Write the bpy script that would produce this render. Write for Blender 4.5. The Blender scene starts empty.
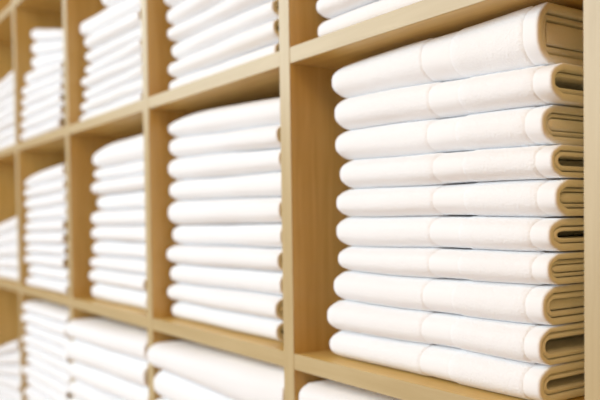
import bpy, math, random
from mathutils import Matrix, Vector

S = bpy.context.scene
COL = S.collection

# ------------------------------------------------------------------ measures
W = 0.44            # spacing of the uprights
H = 0.38404         # spacing of the shelf boards
TV = 0.02325        # upright thickness
TH = 0.0203         # board thickness
DEPTH = 0.36        # depth of the unit
Z0 = 1.28           # height of the board under the middle row

# ------------------------------------------------------------------ camera
cam_d = bpy.data.cameras.new('camera')
cam = bpy.data.objects.new('camera', cam_d)
COL.objects.link(cam)
yaw, pitch, roll = 0.968237, -0.0277778, -0.0140575
sy, cy = math.sin(yaw), math.cos(yaw)
f = Vector((-sy*math.cos(pitch), cy*math.cos(pitch), math.sin(pitch)))
r = Vector((cy, sy, 0.0))
u = r.cross(f)
c_, s_ = math.cos(roll), math.sin(roll)
r2, u2 = r*c_ + u*s_, u*c_ - r*s_
M = Matrix((r2, u2, -f)).transposed().to_4x4()
M.translation = Vector((0.3643, -0.5251, Z0 + 0.1695))
cam.matrix_world = M
cam_d.sensor_width = 36.0
cam_d.lens = 750.0/600.0*36.0
cam_d.shift_y = 40.0/600.0
cam_d.clip_start = 0.02
cam_d.dof.use_dof = True
cam_d.dof.focus_distance = 0.70
cam_d.dof.aperture_fstop = 4.2
S.camera = cam

# ------------------------------------------------------------------ light
wd = bpy.data.worlds.new('world')
S.world = wd
wd.use_nodes = True
wd.node_tree.nodes['Background'].inputs['Color'].default_value = (1.0, 0.43, 0.11, 1)
wd.node_tree.nodes['Background'].inputs['Strength'].default_value = 0.36

def area(name, loc, target, sx, sz, power, color=(1, 1, 1)):
    d = bpy.data.lights.new(name, 'AREA')
    d.shape = 'RECTANGLE'
    d.size, d.size_y = sx, sz
    d.energy = power
    d.color = color
    o = bpy.data.objects.new(name, d)
    COL.objects.link(o)
    o.location = loc
    o.rotation_euler = (Vector(target) - Vector(loc)).to_track_quat('-Z', 'Y').to_euler()
    return o

area('aisle_window_light', (-1.04, -2.7, 2.15), (-0.5, 0.0, 1.5), 1.25, 2.4, 77, (0.725, 0.895, 1.0))
area('far_gloss_light', (-3.35, -2.5, 2.80), (-1.2, 0.0, 1.6), 3.3, 1.4, 64, (0.725, 0.895, 1.0))  # added panel, no known source: puts gloss on the upright and board fronts
area('warm_side_fill_light', (1.15, -1.5, 3.1), (-0.45, 0.1, 1.75), 0.7, 0.7, 13, (1.0, 0.66, 0.30))  # added warm fill out of view, brightens the right-facing sides of the uprights

S.view_settings.view_transform = 'Standard'
S.view_settings.look = 'None'
S.view_settings.gamma = 1.0
S.view_settings.use_curve_mapping = False
S.view_settings.exposure = 0.0
S.cycles.max_bounces = 12
S.cycles.diffuse_bounces = 8

# ------------------------------------------------------------------ materials
def new_mat(name):
    m = bpy.data.materials.new(name)
    m.use_nodes = True
    n, l = m.node_tree.nodes, m.node_tree.links
    return m, n, l, n['Principled BSDF']

def wood_mat(name, axis, dark, light):
    m, n, l, b = new_mat(name)
    tc = n.new('ShaderNodeTexCoord')
    mp = n.new('ShaderNodeMapping')
    sc = [26.0, 26.0, 26.0]
    sc[axis] = 1.6
    mp.inputs['Scale'].default_value = sc
    l.new(tc.outputs['Object'], mp.inputs['Vector'])
    nz = n.new('ShaderNodeTexNoise')
    nz.inputs['Scale'].default_value = 3.0
    nz.inputs['Detail'].default_value = 6.0
    nz.inputs['Roughness'].default_value = 0.6
    nz.inputs['Distortion'].default_value = 0.6
    l.new(mp.outputs['Vector'], nz.inputs['Vector'])
    cr = n.new('ShaderNodeValToRGB')
    e = cr.color_ramp.elements
    e[0].position, e[0].color = 0.32, (*dark, 1)
    e[1].position, e[1].color = 0.70, (*light, 1)
    l.new(nz.outputs['Fac'], cr.inputs['Fac'])
    l.new(cr.outputs['Color'], b.inputs['Base Color'])
    b.inputs['Roughness'].default_value = 0.32
    b.inputs['Specular IOR Level'].default_value = 0.5
    bp = n.new('ShaderNodeBump')
    bp.inputs['Strength'].default_value = 0.05
    bp.inputs['Distance'].default_value = 0.001
    l.new(nz.outputs['Fac'], bp.inputs['Height'])
    l.new(bp.outputs['Normal'], b.inputs['Normal'])
    return m

def cloth_mat(name, col, scale, strength, rough=0.95, weave=False):
    m, n, l, b = new_mat(name)
    tc = n.new('ShaderNodeTexCoord')
    nz = n.new('ShaderNodeTexNoise')
    nz.inputs['Scale'].default_value = scale
    nz.inputs['Detail'].default_value = 3.0
    l.new(tc.outputs['Object'], nz.inputs['Vector'])
    n2 = n.new('ShaderNodeTexNoise')
    n2.inputs['Scale'].default_value = 60.0
    n2.inputs['Detail'].default_value = 2.0
    l.new(tc.outputs['Object'], n2.inputs['Vector'])
    ad = n.new('ShaderNodeMath')
    ad.operation = 'MULTIPLY_ADD'
    ad.inputs[1].default_value = 0.8
    l.new(n2.outputs['Fac'], ad.inputs[0])
    l.new(nz.outputs['Fac'], ad.inputs[2])
    bp = n.new('ShaderNodeBump')
    bp.inputs['Strength'].default_value = strength
    bp.inputs['Distance'].default_value = 0.002
    l.new(ad.outputs[0], bp.inputs['Height'])
    l.new(bp.outputs['Normal'], b.inputs['Normal'])
    b.inputs['Base Color'].default_value = (*col, 1)
    b.inputs['Roughness'].default_value = rough
    b.inputs['Specular IOR Level'].default_value = 0.15
    b.inputs['Sheen Weight'].default_value = 0.15
    return m

WOOD_V = wood_mat('beech_veneer_upright', 2, (0.60, 0.395, 0.112), (0.72, 0.505, 0.175))
EDGE_V = wood_mat('pale_edging_upright', 2, (0.475, 0.365, 0.190), (0.540, 0.430, 0.240))
WOOD_H = wood_mat('beech_veneer_board', 0, (0.60, 0.395, 0.112), (0.72, 0.505, 0.175))
EDGE_H = wood_mat('pale_edging_board', 0, (0.475, 0.365, 0.190), (0.540, 0.430, 0.240))
TERRY = cloth_mat('white_terry', (0.86, 0.86, 0.865), 420.0, 0.40)
BAND = cloth_mat('white_woven_band', (0.87, 0.87, 0.875), 900.0, 0.15)

def plain_mat(name, c1, c2, scale, rough):
    m, n, l, b = new_mat(name)
    tc = n.new('ShaderNodeTexCoord')
    nz = n.new('ShaderNodeTexNoise')
    nz.inputs['Scale'].default_value = scale
    l.new(tc.outputs['Object'], nz.inputs['Vector'])
    cr = n.new('ShaderNodeValToRGB')
    cr.color_ramp.elements[0].color = (*c1, 1)
    cr.color_ramp.elements[1].color = (*c2, 1)
    l.new(nz.outputs['Fac'], cr.inputs['Fac'])
    l.new(cr.outputs['Color'], b.inputs['Base Color'])
    b.inputs['Roughness'].default_value = rough
    return m

FLOOR_M = plain_mat('floor_beige', (0.56, 0.37, 0.19), (0.62, 0.43, 0.23), 5.0, 0.5)
WALL_M = plain_mat('wall_paint', (0.74, 0.72, 0.68), (0.77, 0.75, 0.71), 8.0, 0.8)

# ------------------------------------------------------------------ mesh helpers
def link_mesh(name, verts, faces, mat, parent=None, smooth=False, loc=(0, 0, 0)):
    me = bpy.data.meshes.new(name)
    me.from_pydata([tuple(v) for v in verts], [], faces)
    me.update()
    if smooth:
        me.polygons.foreach_set('use_smooth', [True]*len(me.polygons))
    me.materials.append(mat)
    o = bpy.data.objects.new(name, me)
    COL.objects.link(o)
    o.location = loc
    if parent:
        o.parent = parent
    return o

def bevel_box(x0, x1, y0, y1, z0, z1, b=0.0012):
    """box with chamfered edges (24 vertices)"""
    xs, ys, zs = (x0, x1), (y0, y1), (z0, z1)
    V, idx = [], {}
    for i in (0, 1):
        for j in (0, 1):
            for k in (0, 1):
                sx, sy_, sz = (1 - 2*i), (1 - 2*j), (1 - 2*k)
                for a in range(3):
                    p = [xs[i], ys[j], zs[k]]
                    for q, s in ((0, sx), (1, sy_), (2, sz)):
                        if q != a:
                            p[q] += s*b
                    idx[(i, j, k, a)] = len(V)
                    V.append(p)
    F = []
    def quad(*q):
        F.append([idx[t] for t in q])
    for s in (0, 1):
        quad((s,0,0,0), (s,1,0,0), (s,1,1,0), (s,0,1,0))
        quad((0,s,0,1), (1,s,0,1), (1,s,1,1), (0,s,1,1))
        quad((0,0,s,2), (1,0,s,2), (1,1,s,2), (0,1,s,2))
    for s in (0, 1):
        for t in (0, 1):
            quad((0,s,t,1), (1,s,t,1), (1,s,t,2), (0,s,t,2))
            quad((s,0,t,0), (s,1,t,0), (s,1,t,2), (s,0,t,2))
            quad((s,t,0,0), (s,t,1,0), (s,t,1,1), (s,t,0,1))
    for i in (0, 1):
        for j in (0, 1):
            for k in (0, 1):
                F.append([idx[(i,j,k,0)], idx[(i,j,k,1)], idx[(i,j,k,2)]])
    return V, F

def fix_normals(o):
    import bmesh
    bm = bmesh.new()
    bm.from_mesh(o.data)
    bmesh.ops.recalc_face_normals(bm, faces=bm.faces)
    bm.to_mesh(o.data)
    bm.free()

def box(name, x0, x1, y0, y1, z0, z1, mat, parent=None, b=0.0012, origin=(0, 0, 0)):
    V, F = bevel_box(x0, x1, y0, y1, z0, z1, b)
    V = [(v[0]-origin[0], v[1]-origin[1], v[2]-origin[2]) for v in V]
    o = link_mesh(name, V, F, mat, parent)
    fix_normals(o)
    return o

# ------------------------------------------------------------------ the setting
fl = box('floor', -4.2, 2.4, -3.6, 0.42, -0.1, 0.0, FLOOR_M, b=0.001)
fl['kind'] = 'structure'
wb = box('wall_back', -4.2, 2.4, 0.372, 0.47, 0.0, 2.9, WALL_M, b=0.001)
wb['kind'] = 'structure'

# ------------------------------------------------------------------ shelving unit
K0, K1 = -5, 1
unit = bpy.data.objects.new('shelving_unit', None)
COL.objects.link(unit)
ORG = (-0.9, 0.18, 0.0)
unit.location = ORG
unit['label'] = 'pale beech open shelving unit of square compartments holding the white towel stacks'
unit['category'] = 'shelving'
ZB, ZT = Z0 - 3*H - TH, Z0 + 3*H
for k in range(K0, K1 + 1):
    up = box('upright', k*W, k*W + TV, 0.0014, DEPTH, 0.0, ZT, WOOD_V, unit, b=0.0003, origin=ORG)
    eb = box('edge_band', k*W, k*W + TV, 0.0, 0.0014, 0.0, ZT, EDGE_V, up, b=0.0006, origin=ORG)
    eb['label'] = 'paler front edging strip'
for k in range(K0 + 1, K1 + 1):
    for j in range(-3, 4):
        zt = Z0 + j*H
        # boards stop at the uprights, front edges flush within half a millimetre
        sb = box('shelf_board', (k-1)*W + TV, k*W, 0.0019, DEPTH - 0.001, zt - TH, zt, WOOD_H, unit, b=0.0003, origin=ORG)
        eb = box('edge_band', (k-1)*W + TV, k*W, 0.0005, 0.0019, zt - TH, zt, EDGE_H, sb, b=0.0006, origin=ORG)
        eb['label'] = 'paler front edging strip'
    box('back_panel', (k-1)*W + TV*0.5, k*W + TV*0.5, DEPTH, DEPTH + 0.006, ZB, ZT, WOOD_V, unit, b=0.0005, origin=ORG)
    box('plinth', (k-1)*W + TV, k*W, 0.03, 0.048, 0.0, ZB, WOOD_H, unit, b=0.001, origin=ORG)

# ------------------------------------------------------------------ towels
def lerp(a, b, t):
    return a + (b - a)*t

class Wave:
    """smooth random curve"""
    def __init__(self, rng, amp, freqs=(7.0, 16.0, 33.0)):
        self.t = [(amp/(1 + 0.6*i), fq*rng.uniform(0.75, 1.25), rng.uniform(0, 6.28)) for i, fq in enumerate(freqs)]
    def __call__(self, x):
        return sum(a*math.sin(q*x + p) for a, q, p in self.t)/1.6

NOSE = 12
def path(yf, zc, h, a, d, yb, ex, n_back):
    """points from the top back corner, round the front fold, to the bottom back corner"""
    hh, aa = max(h - d, 0.0004), max(a - d, 0.0004)
    yc = yf + a
    P = []
    for i in range(n_back):
        P.append((lerp(yb, yc, i/n_back), zc + hh))
    for i in range(NOSE + 1):
        t = 1 - 2*i/NOSE
        v = math.copysign(1 - (1 - abs(t))**1.25, t)
        P.append((yc - aa*(1 - abs(v)**ex), zc + hh*v))
    for i in range(n_back):
        P.append((lerp(yc, yb, (i+1)/n_back), zc - hh))
    return P

def sheet(stations, d0, d1, yb, ex, r_left, tip, n_back=5):
    """stations: (x, yf, zc, h, a). A folded sheet between offsets d0 and d1 (d1 None = solid).
    Rounded closed left end, tucked right edge. Returns verts, list of (station index, face)."""
    V, F = [], []
    n = None
    xl, xr = stations[0][0], stations[-1][0]
    for (x, yf, zc, h, a) in stations:
        q = min(1.0, max(0.0, (x - xl)/r_left)) if r_left > 0 else 1.0
        k = max(0.0, 1 - (1 - q)**2.6)**(1/2.6)
        k = 0.38 + 0.62*k if q < 1 else 1.0
        e = min(1.0, max(0.0, (xr - x)/tip)) if tip > 0 else 1.0
        w = math.sqrt(max(0.0, 1 - (1 - e)**2)) if e < 1 else 1.0
        hh, aa = h*k, a*k
        yy = yf + (a - aa)*0.9
        if d1 is None:
            dd = d0*k + (1 - w)*tip*0.6
            ring = path(yy, zc, hh, aa, dd, yb, ex, n_back)
        else:
            half = (d1 - d0)*0.5*(0.25 + 0.75*w)
            m = (d0 + d1)*0.5
            m = m + (1 - w)*tip*0.25
            o = path(yy, zc, hh, aa, max(0.0, m - half)*k, yb, ex, n_back)
            i = path(yy, zc, hh, aa, (m + half)*k, yb, ex, n_back)
            ring = o + i[::-1]
        n = len(ring)
        V += [(x, y, z) for y, z in ring]
    m = len(stations)
    for s in range(m - 1):
        for i in range(n):
            j = (i + 1) % n
            F.append((s, (s*n + i, s*n + j, (s+1)*n + j, (s+1)*n + i)))
    for s in (0, m - 1):
        st = 0 if s == 0 else m - 2
        half_n = n//2
        for i in range(half_n - 1):
            F.append((st, (s*n + i, s*n + i + 1, s*n + n - 2 - i, s*n + n - 1 - i)))
    return V, F

def build_part(name, V, F, keep, mat, parent, org):
    faces = [fc for s, fc in F if keep is None or s in keep]
    used = sorted({i for fc in faces for i in fc})
    mp = {i: q for q, i in enumerate(used)}
    verts = [(V[i][0]-org[0], V[i][1]-org[1], V[i][2]-org[2]) for i in used]
    o = link_mesh(name, verts, [[mp[i] for i in fc] for fc in faces], mat, parent, smooth=True)
    fix_normals(o)
    return o

def make_towel(xl, xr, yf, yb, bot, top, rng, label, group, hero=False, nose=None, ex=3.0, loop=None, skew=0.0):
    w = xr - xl
    gap = 0.0002 if hero else 0.0007
    yw = Wave(rng, 0.0022 if hero else 0.003)
    cw = Wave(rng, 0.0012)
    bo = rng.uniform(-0.012, 0.016)
    b0, b1 = xl + (0.527 + bo)*w, xl + (0.660 + bo)*w          # woven band
    h0 = xr - rng.uniform(0.016, 0.021)                              # stitched hem
    xs = [xl + 0.024*((i/7.0)**1.6) for i in range(8)]
    N = 34 if hero else 16
    xs += [lerp(xl + 0.024, xr - 0.006, (i+1)/N) for i in range(N)]
    xs += [xr - 0.0042, xr - 0.0026, xr - 0.0012, xr - 0.0004, xr]
    if hero:
        for e in (b0, b1, h0):
            xs = [x for x in xs if abs(x - e) > 0.004]
            xs += [e - 0.003, e - 0.0012, e, e + 0.0012, e + 0.003]
        xs.sort()
    st = []
    for x in xs:
        zb, zt = bot(x) + gap, top(x) - gap
        h = (zt - zb)/2
        zc = (zt + zb)/2
        y = yf + yw(x) + skew*(x - xl)/w
        if hero:
            rec = 0.0
            sm = lambda t: max(0.0, min(1.0, t))
            inb = sm((x - b0)/0.0024)*sm((b1 - x)/0.0024)
            rec += 0.0008*inb
            rec += 0.0007*sm((x - h0)/0.0024)
            for e in (b0, b1, h0):
                rec += 0.0010*max(0.0, 1 - abs(x - e)/0.0024)
            h -= rec
            y += rec*0.8
        a = (nose or 0.0155) + cw(x)
        st.append((x, y, zc, h, a))
    hm = sum(s[3] for s in st)/len(st)
    t1, g, t2 = rng.uniform(0.27, 0.42)*hm, 0.05*hm, rng.uniform(0.20, 0.30)*hm
    org = ((xl + xr)/2, yf + 0.02, bot((xl + xr)/2))
    root = bpy.data.objects.new('folded_towel', None)
    COL.objects.link(root)
    root.location = org
    root['label'] = label
    root['category'] = 'towel'
    root['group'] = group
    V, F = sheet(st, 0.0, t1, yb, ex, 0.016, 0.0022)
    if hero:
        sb = {i for i in range(len(st)-1) if b0 - 1e-6 <= st[i][0] < b1 - 1e-6}
        sh = {i for i in range(len(st)-1) if st[i][0] >= h0 - 1e-6}
        rest = set(range(len(st)-1)) - sb - sh
        build_part('terry_cover', V, F, rest, TERRY, root, org)
        build_part('woven_band', V, F, sb, BAND, root, org)
        build_part('hem', V, F, sh, BAND, root, org)
    else:
        build_part('terry_cover', V, F, None, TERRY, root, org)
    # layers folded inside, seen at the open right end
    def inner(name, d0, d1, cut, wob):
        ww = Wave(rng, wob)
        xe = xr - cut
        pts = [s for s in st if s[0] < xe - 0.004 and s[0] >= xl + 0.012]
        if not hero:
            pts = pts[::2]
        ss = [(x, y + ww(z*40), z, h, a) for x, y, z, h, a in pts]
        lx, ly, lz, lh, la = ss[-1]
        for q in (0.0042, 0.0026, 0.0012, 0.0004, 0.0):
            ss.append((xe - q, ly, lz + rng.uniform(-1, 1)*0.0002, lh, la))
        vv, ff = sheet(ss, d0, d1, yb - 0.004, ex, 0.0, 0.0042)
        build_part(name, vv, ff, None, TERRY, root, org)
    opened = rng.random() < 0.45 if loop is None else loop
    inner('inner_fold', t1 + g, t1 + g + t2, rng.uniform(-0.0005, 0.006), 0.0006)
    inner('core_fold', t1 + t2 + 2*g, None, rng.uniform(0.03, 0.05) if opened else rng.uniform(0.0, 0.007), 0.0004)
    return root

ORD = ['topmost', 'second', 'third', 'fourth', 'fifth', 'sixth', 'seventh', 'eighth', 'ninth', 'tenth', 'eleventh', 'twelfth', 'thirteenth']

def stack(col, row, bl, br, dx0, dx1, yfs, seed, group, namer, hero=False, jx=0.007, jy=0.005,
          lx=None, rx=None, ly=None, yb=0.30, wob=0.0007, nose=None, looks=None, dome=0.0, skew=0.0):
    """bl/br: boundary heights from the TOP down above the shelf, at the left and right ends."""
    rng = random.Random(seed)
    x0 = (col - 1)*W + TV
    z0 = Z0 + row*H
    n = len(bl) - 1
    bounds = []
    for i in range(n + 1):
        wv = Wave(rng, 0.0 if i == n else wob)
        if i == n:
            fn = (lambda x: z0)
        else:
            a, b = bl[i], br[i]
            dm = dome if i == 0 else 0.0
            fn = (lambda x, a=a, b=b, wv=wv, dm=dm: z0 + lerp(a, b, max(0, min(1, (x - x0 - dx0)/(dx1 - dx0)))) + wv(x)
                  + dm*(0.35 - math.exp(-max(0.0, x - x0 - dx0)/0.05)))
        bounds.append(fn)
    for i in range(n - 1, -1, -1):
        xl = x0 + (lx[i] if lx else dx0 + rng.uniform(-jx, jx))
        xr = x0 + (rx[i] if rx else dx1 + rng.uniform(-jx, jx))
        yf = ly[i] if ly else yfs + rng.uniform(-jy, jy)
        make_towel(xl, xr, yf, yb, bounds[i+1], bounds[i], rng, namer(i, n), group, hero=hero, nose=nose, skew=skew,
                   loop=(looks[i] if looks else None))

def top_down(where):
    return lambda i, n: ('topmost white folded towel in ' if i == 0 else 'bottom white folded towel in ' if i == n - 1
                         else ORD[i] + ' white folded towel down in ') + where
def bottom_up(where):
    def fn(i, n):
        k = n - 1 - i
        return ('bottom white folded towel in ' if k == 0 else ORD[k] + ' white folded towel up in ') + where
    return fn
def even(n, top, rng_seed=0, jit=0.08):
    rg = random.Random(rng_seed)
    ws = [1 + rg.uniform(-jit, jit) for _ in range(n)]
    t = sum(ws)
    out, z = [top], top
    for q in ws:
        z -= top*q/t
        out.append(max(z, 0.0))
    out[-1] = 0.0
    return out

# the sharp stack at the right, measured towel by towel
HL = [0.3545, 0.3145, 0.2760, 0.2385, 0.2056, 0.1713, 0.1370, 0.1061, 0.0692, 0.0335, 0.0]
HR = [0.3570, 0.3035, 0.2700, 0.2334, 0.2010, 0.1685, 0.1376, 0.1067, 0.0712, 0.0345, 0.0]
HLX = [0.060, 0.064, 0.062, 0.072, 0.066, 0.061, 0.065, 0.058, 0.050, 0.050]
HRX = [0.357, 0.372, 0.360, 0.371, 0.374, 0.369, 0.367, 0.362, 0.360, 0.358]
HLY = [0.021, 0.020, 0.021, 0.020, 0.021, 0.022, 0.020, 0.020, 0.017, 0.019]
HERO_LOOP = [False, True, False, True, False, True, False, False, True, True]
def hero_name(i, n):
    p = 'topmost white towel' if i == 0 else 'bottom white towel' if i == n - 1 else ORD[i] + ' white towel down'
    return p + ' in the sharp right stack, ' + ('dark hollow loop' if HERO_LOOP[i] else 'close folded layers') + ' at its end'
stack(0, 0, HL, HR, 0.06, 0.365, 0.02, 11, 'banded towels in the sharp right stack', hero_name, hero=True,
      lx=[v - 0.005 for v in HLX], rx=HRX, ly=HLY, wob=0.0013, nose=0.0175,
      looks=HERO_LOOP, dome=0.005)

# middle row, going left
stack(-1, 0, [0.349, 0.3128, 0.2772, 0.2397, 0.2038, 0.1626, 0.1282, 0.0954, 0.0624, 0.0300, 0.0],
      [0.3310, 0.2990, 0.2670, 0.2350, 0.2010, 0.1640, 0.1300, 0.0970, 0.0640, 0.0310, 0.0], 0.035, 0.366, 0.022, 21,
      'towels in the stack left of the sharp one',
      top_down('the middle row stack next to the sharp one'), dome=0.012, lx=[0.024, 0.030, 0.029, 0.027, 0.024, 0.025, 0.019, 0.021, 0.016, 0.018],
      rx=[0.386, 0.382, 0.380, 0.384, 0.380, 0.378, 0.374, 0.371, 0.368, 0.364])
stack(-2, 0, [0.327, 0.285, 0.2573, 0.2274, 0.1933, 0.1611, 0.1288, 0.0965, 0.0684, 0.0370, 0.0],
      [0.330, 0.287, 0.258, 0.2274, 0.1933, 0.1611, 0.1288, 0.0965, 0.0684, 0.0370, 0.0], 0.08, 0.360, 0.022, 31,
      'towels in the second middle row stack', top_down('the middle row stack second left of the sharp one'),
      dome=0.014, lx=[0.080, 0.078, 0.077, 0.077, 0.073, 0.074, 0.070, 0.064, 0.054, 0.048],
      rx=[0.390, 0.388, 0.386, 0.388, 0.382, 0.380, 0.376, 0.372, 0.362, 0.354])
stack(-3, 0, even(10, 0.292, 5), even(10, 0.302, 5), 0.042, 0.385, 0.0, 41,
      'towels in the third middle row stack', top_down('the middle row stack third left of the sharp one'), dome=0.02)
stack(-4, 0, even(5, 0.165, 6), even(5, 0.200, 6), 0.07, 0.385, 0.01, 51,
      'towels in the low stack at the left edge', top_down('the low middle row stack at the left edge'))

# top row
stack(0, 1, even(10, 0.300, 7), even(10, 0.302, 7), 0.028, 0.35, 0.02, 61,
      'towels above the sharp stack', bottom_up('the stack on the shelf above the sharp one'))
stack(-1, 1, even(11, 0.325, 8), even(11, 0.325, 8), 0.030, 0.364, 0.022, 71,
      'towels in the top row beside the upright', bottom_up('the top row stack second from the right'))
stack(-2, 1, [0.325, 0.292, 0.262, 0.230, 0.190, 0.158, 0.130, 0.104, 0.078, 0.052, 0.026, 0.0],
      [0.322, 0.288, 0.252, 0.212, 0.178, 0.150, 0.125, 0.101, 0.077, 0.052, 0.026, 0.0], 0.02, 0.366, 0.02, 81,
      'towels in the tall stepped stack', bottom_up('the top row stack with a narrower pile on it'),
      lx=[0.166, 0.160, 0.158, 0.020, 0.052, 0.046, 0.036, 0.030, 0.028, 0.016, 0.014])
stack(-3, 1, [0.308, 0.268, 0.228, 0.188, 0.150, 0.120, 0.090, 0.060, 0.030, 0.0],
      [0.230, 0.206, 0.182, 0.158, 0.136, 0.111, 0.086, 0.058, 0.029, 0.0], 0.03, 0.375, 0.006, 91,
      'towels in the far stepped stack', bottom_up('the top row stack fourth from the right'),
      lx=[0.085, 0.088, 0.086, 0.04, 0.034, 0.03, 0.026, 0.024, 0.02], ly=[0.016, 0.016, 0.018, 0.008, 0.006, 0.004, 0.003, 0.002, 0.0])
stack(-4, 1, even(7, 0.212, 9), even(7, 0.222, 9), 0.07, 0.37, 0.015, 101,
      'towels in the top row at the left edge', bottom_up('the top row stack cut by the left edge'))

# bottom row
stack(0, -1, even(9, 0.350, 10), even(9, 0.356, 10), 0.006, 0.36, 0.0, 111,
      'towels under the sharp stack', top_down('the stack on the shelf beneath the sharp one'), jx=0.003)
stack(-1, -1, [0.345, 0.300, 0.252, 0.205, 0.170, 0.135, 0.100, 0.066, 0.033, 0.0],
      [0.354, 0.285, 0.238, 0.200, 0.168, 0.135, 0.100, 0.066, 0.033, 0.0], 0.008, 0.414, -0.014, 121,
      'towels in the bottom row beside the upright', top_down('the bottom row stack second from the right'),
      lx=[0.006, 0.020, 0.018, 0.012, 0.014, 0.012, 0.014, 0.012, 0.012], nose=0.019, jx=0.0015, skew=0.012)
stack(-2, -1, [0.340, 0.296, 0.248, 0.206, 0.170, 0.136, 0.102, 0.068, 0.034, 0.0],
      [0.348, 0.300, 0.252, 0.208, 0.170, 0.136, 0.102, 0.068, 0.034, 0.0], 0.008, 0.413, -0.018, 131,
      'towels in the second bottom row stack', top_down('the bottom row stack third from the right'), nose=0.019, jx=0.002, skew=0.014)
stack(-3, -1, even(12, 0.345, 12), even(12, 0.347, 12), 0.030, 0.411, -0.006, 141,
      'towels in the third bottom row stack', top_down('the bottom row stack fourth from the right'), jx=0.004)
stack(-4, -1, even(6, 0.155, 13), even(6, 0.235, 13), 0.03, 0.39, 0.0, 151,
      'towels in the low bottom row stack', top_down('the low bottom row stack at the left edge'))
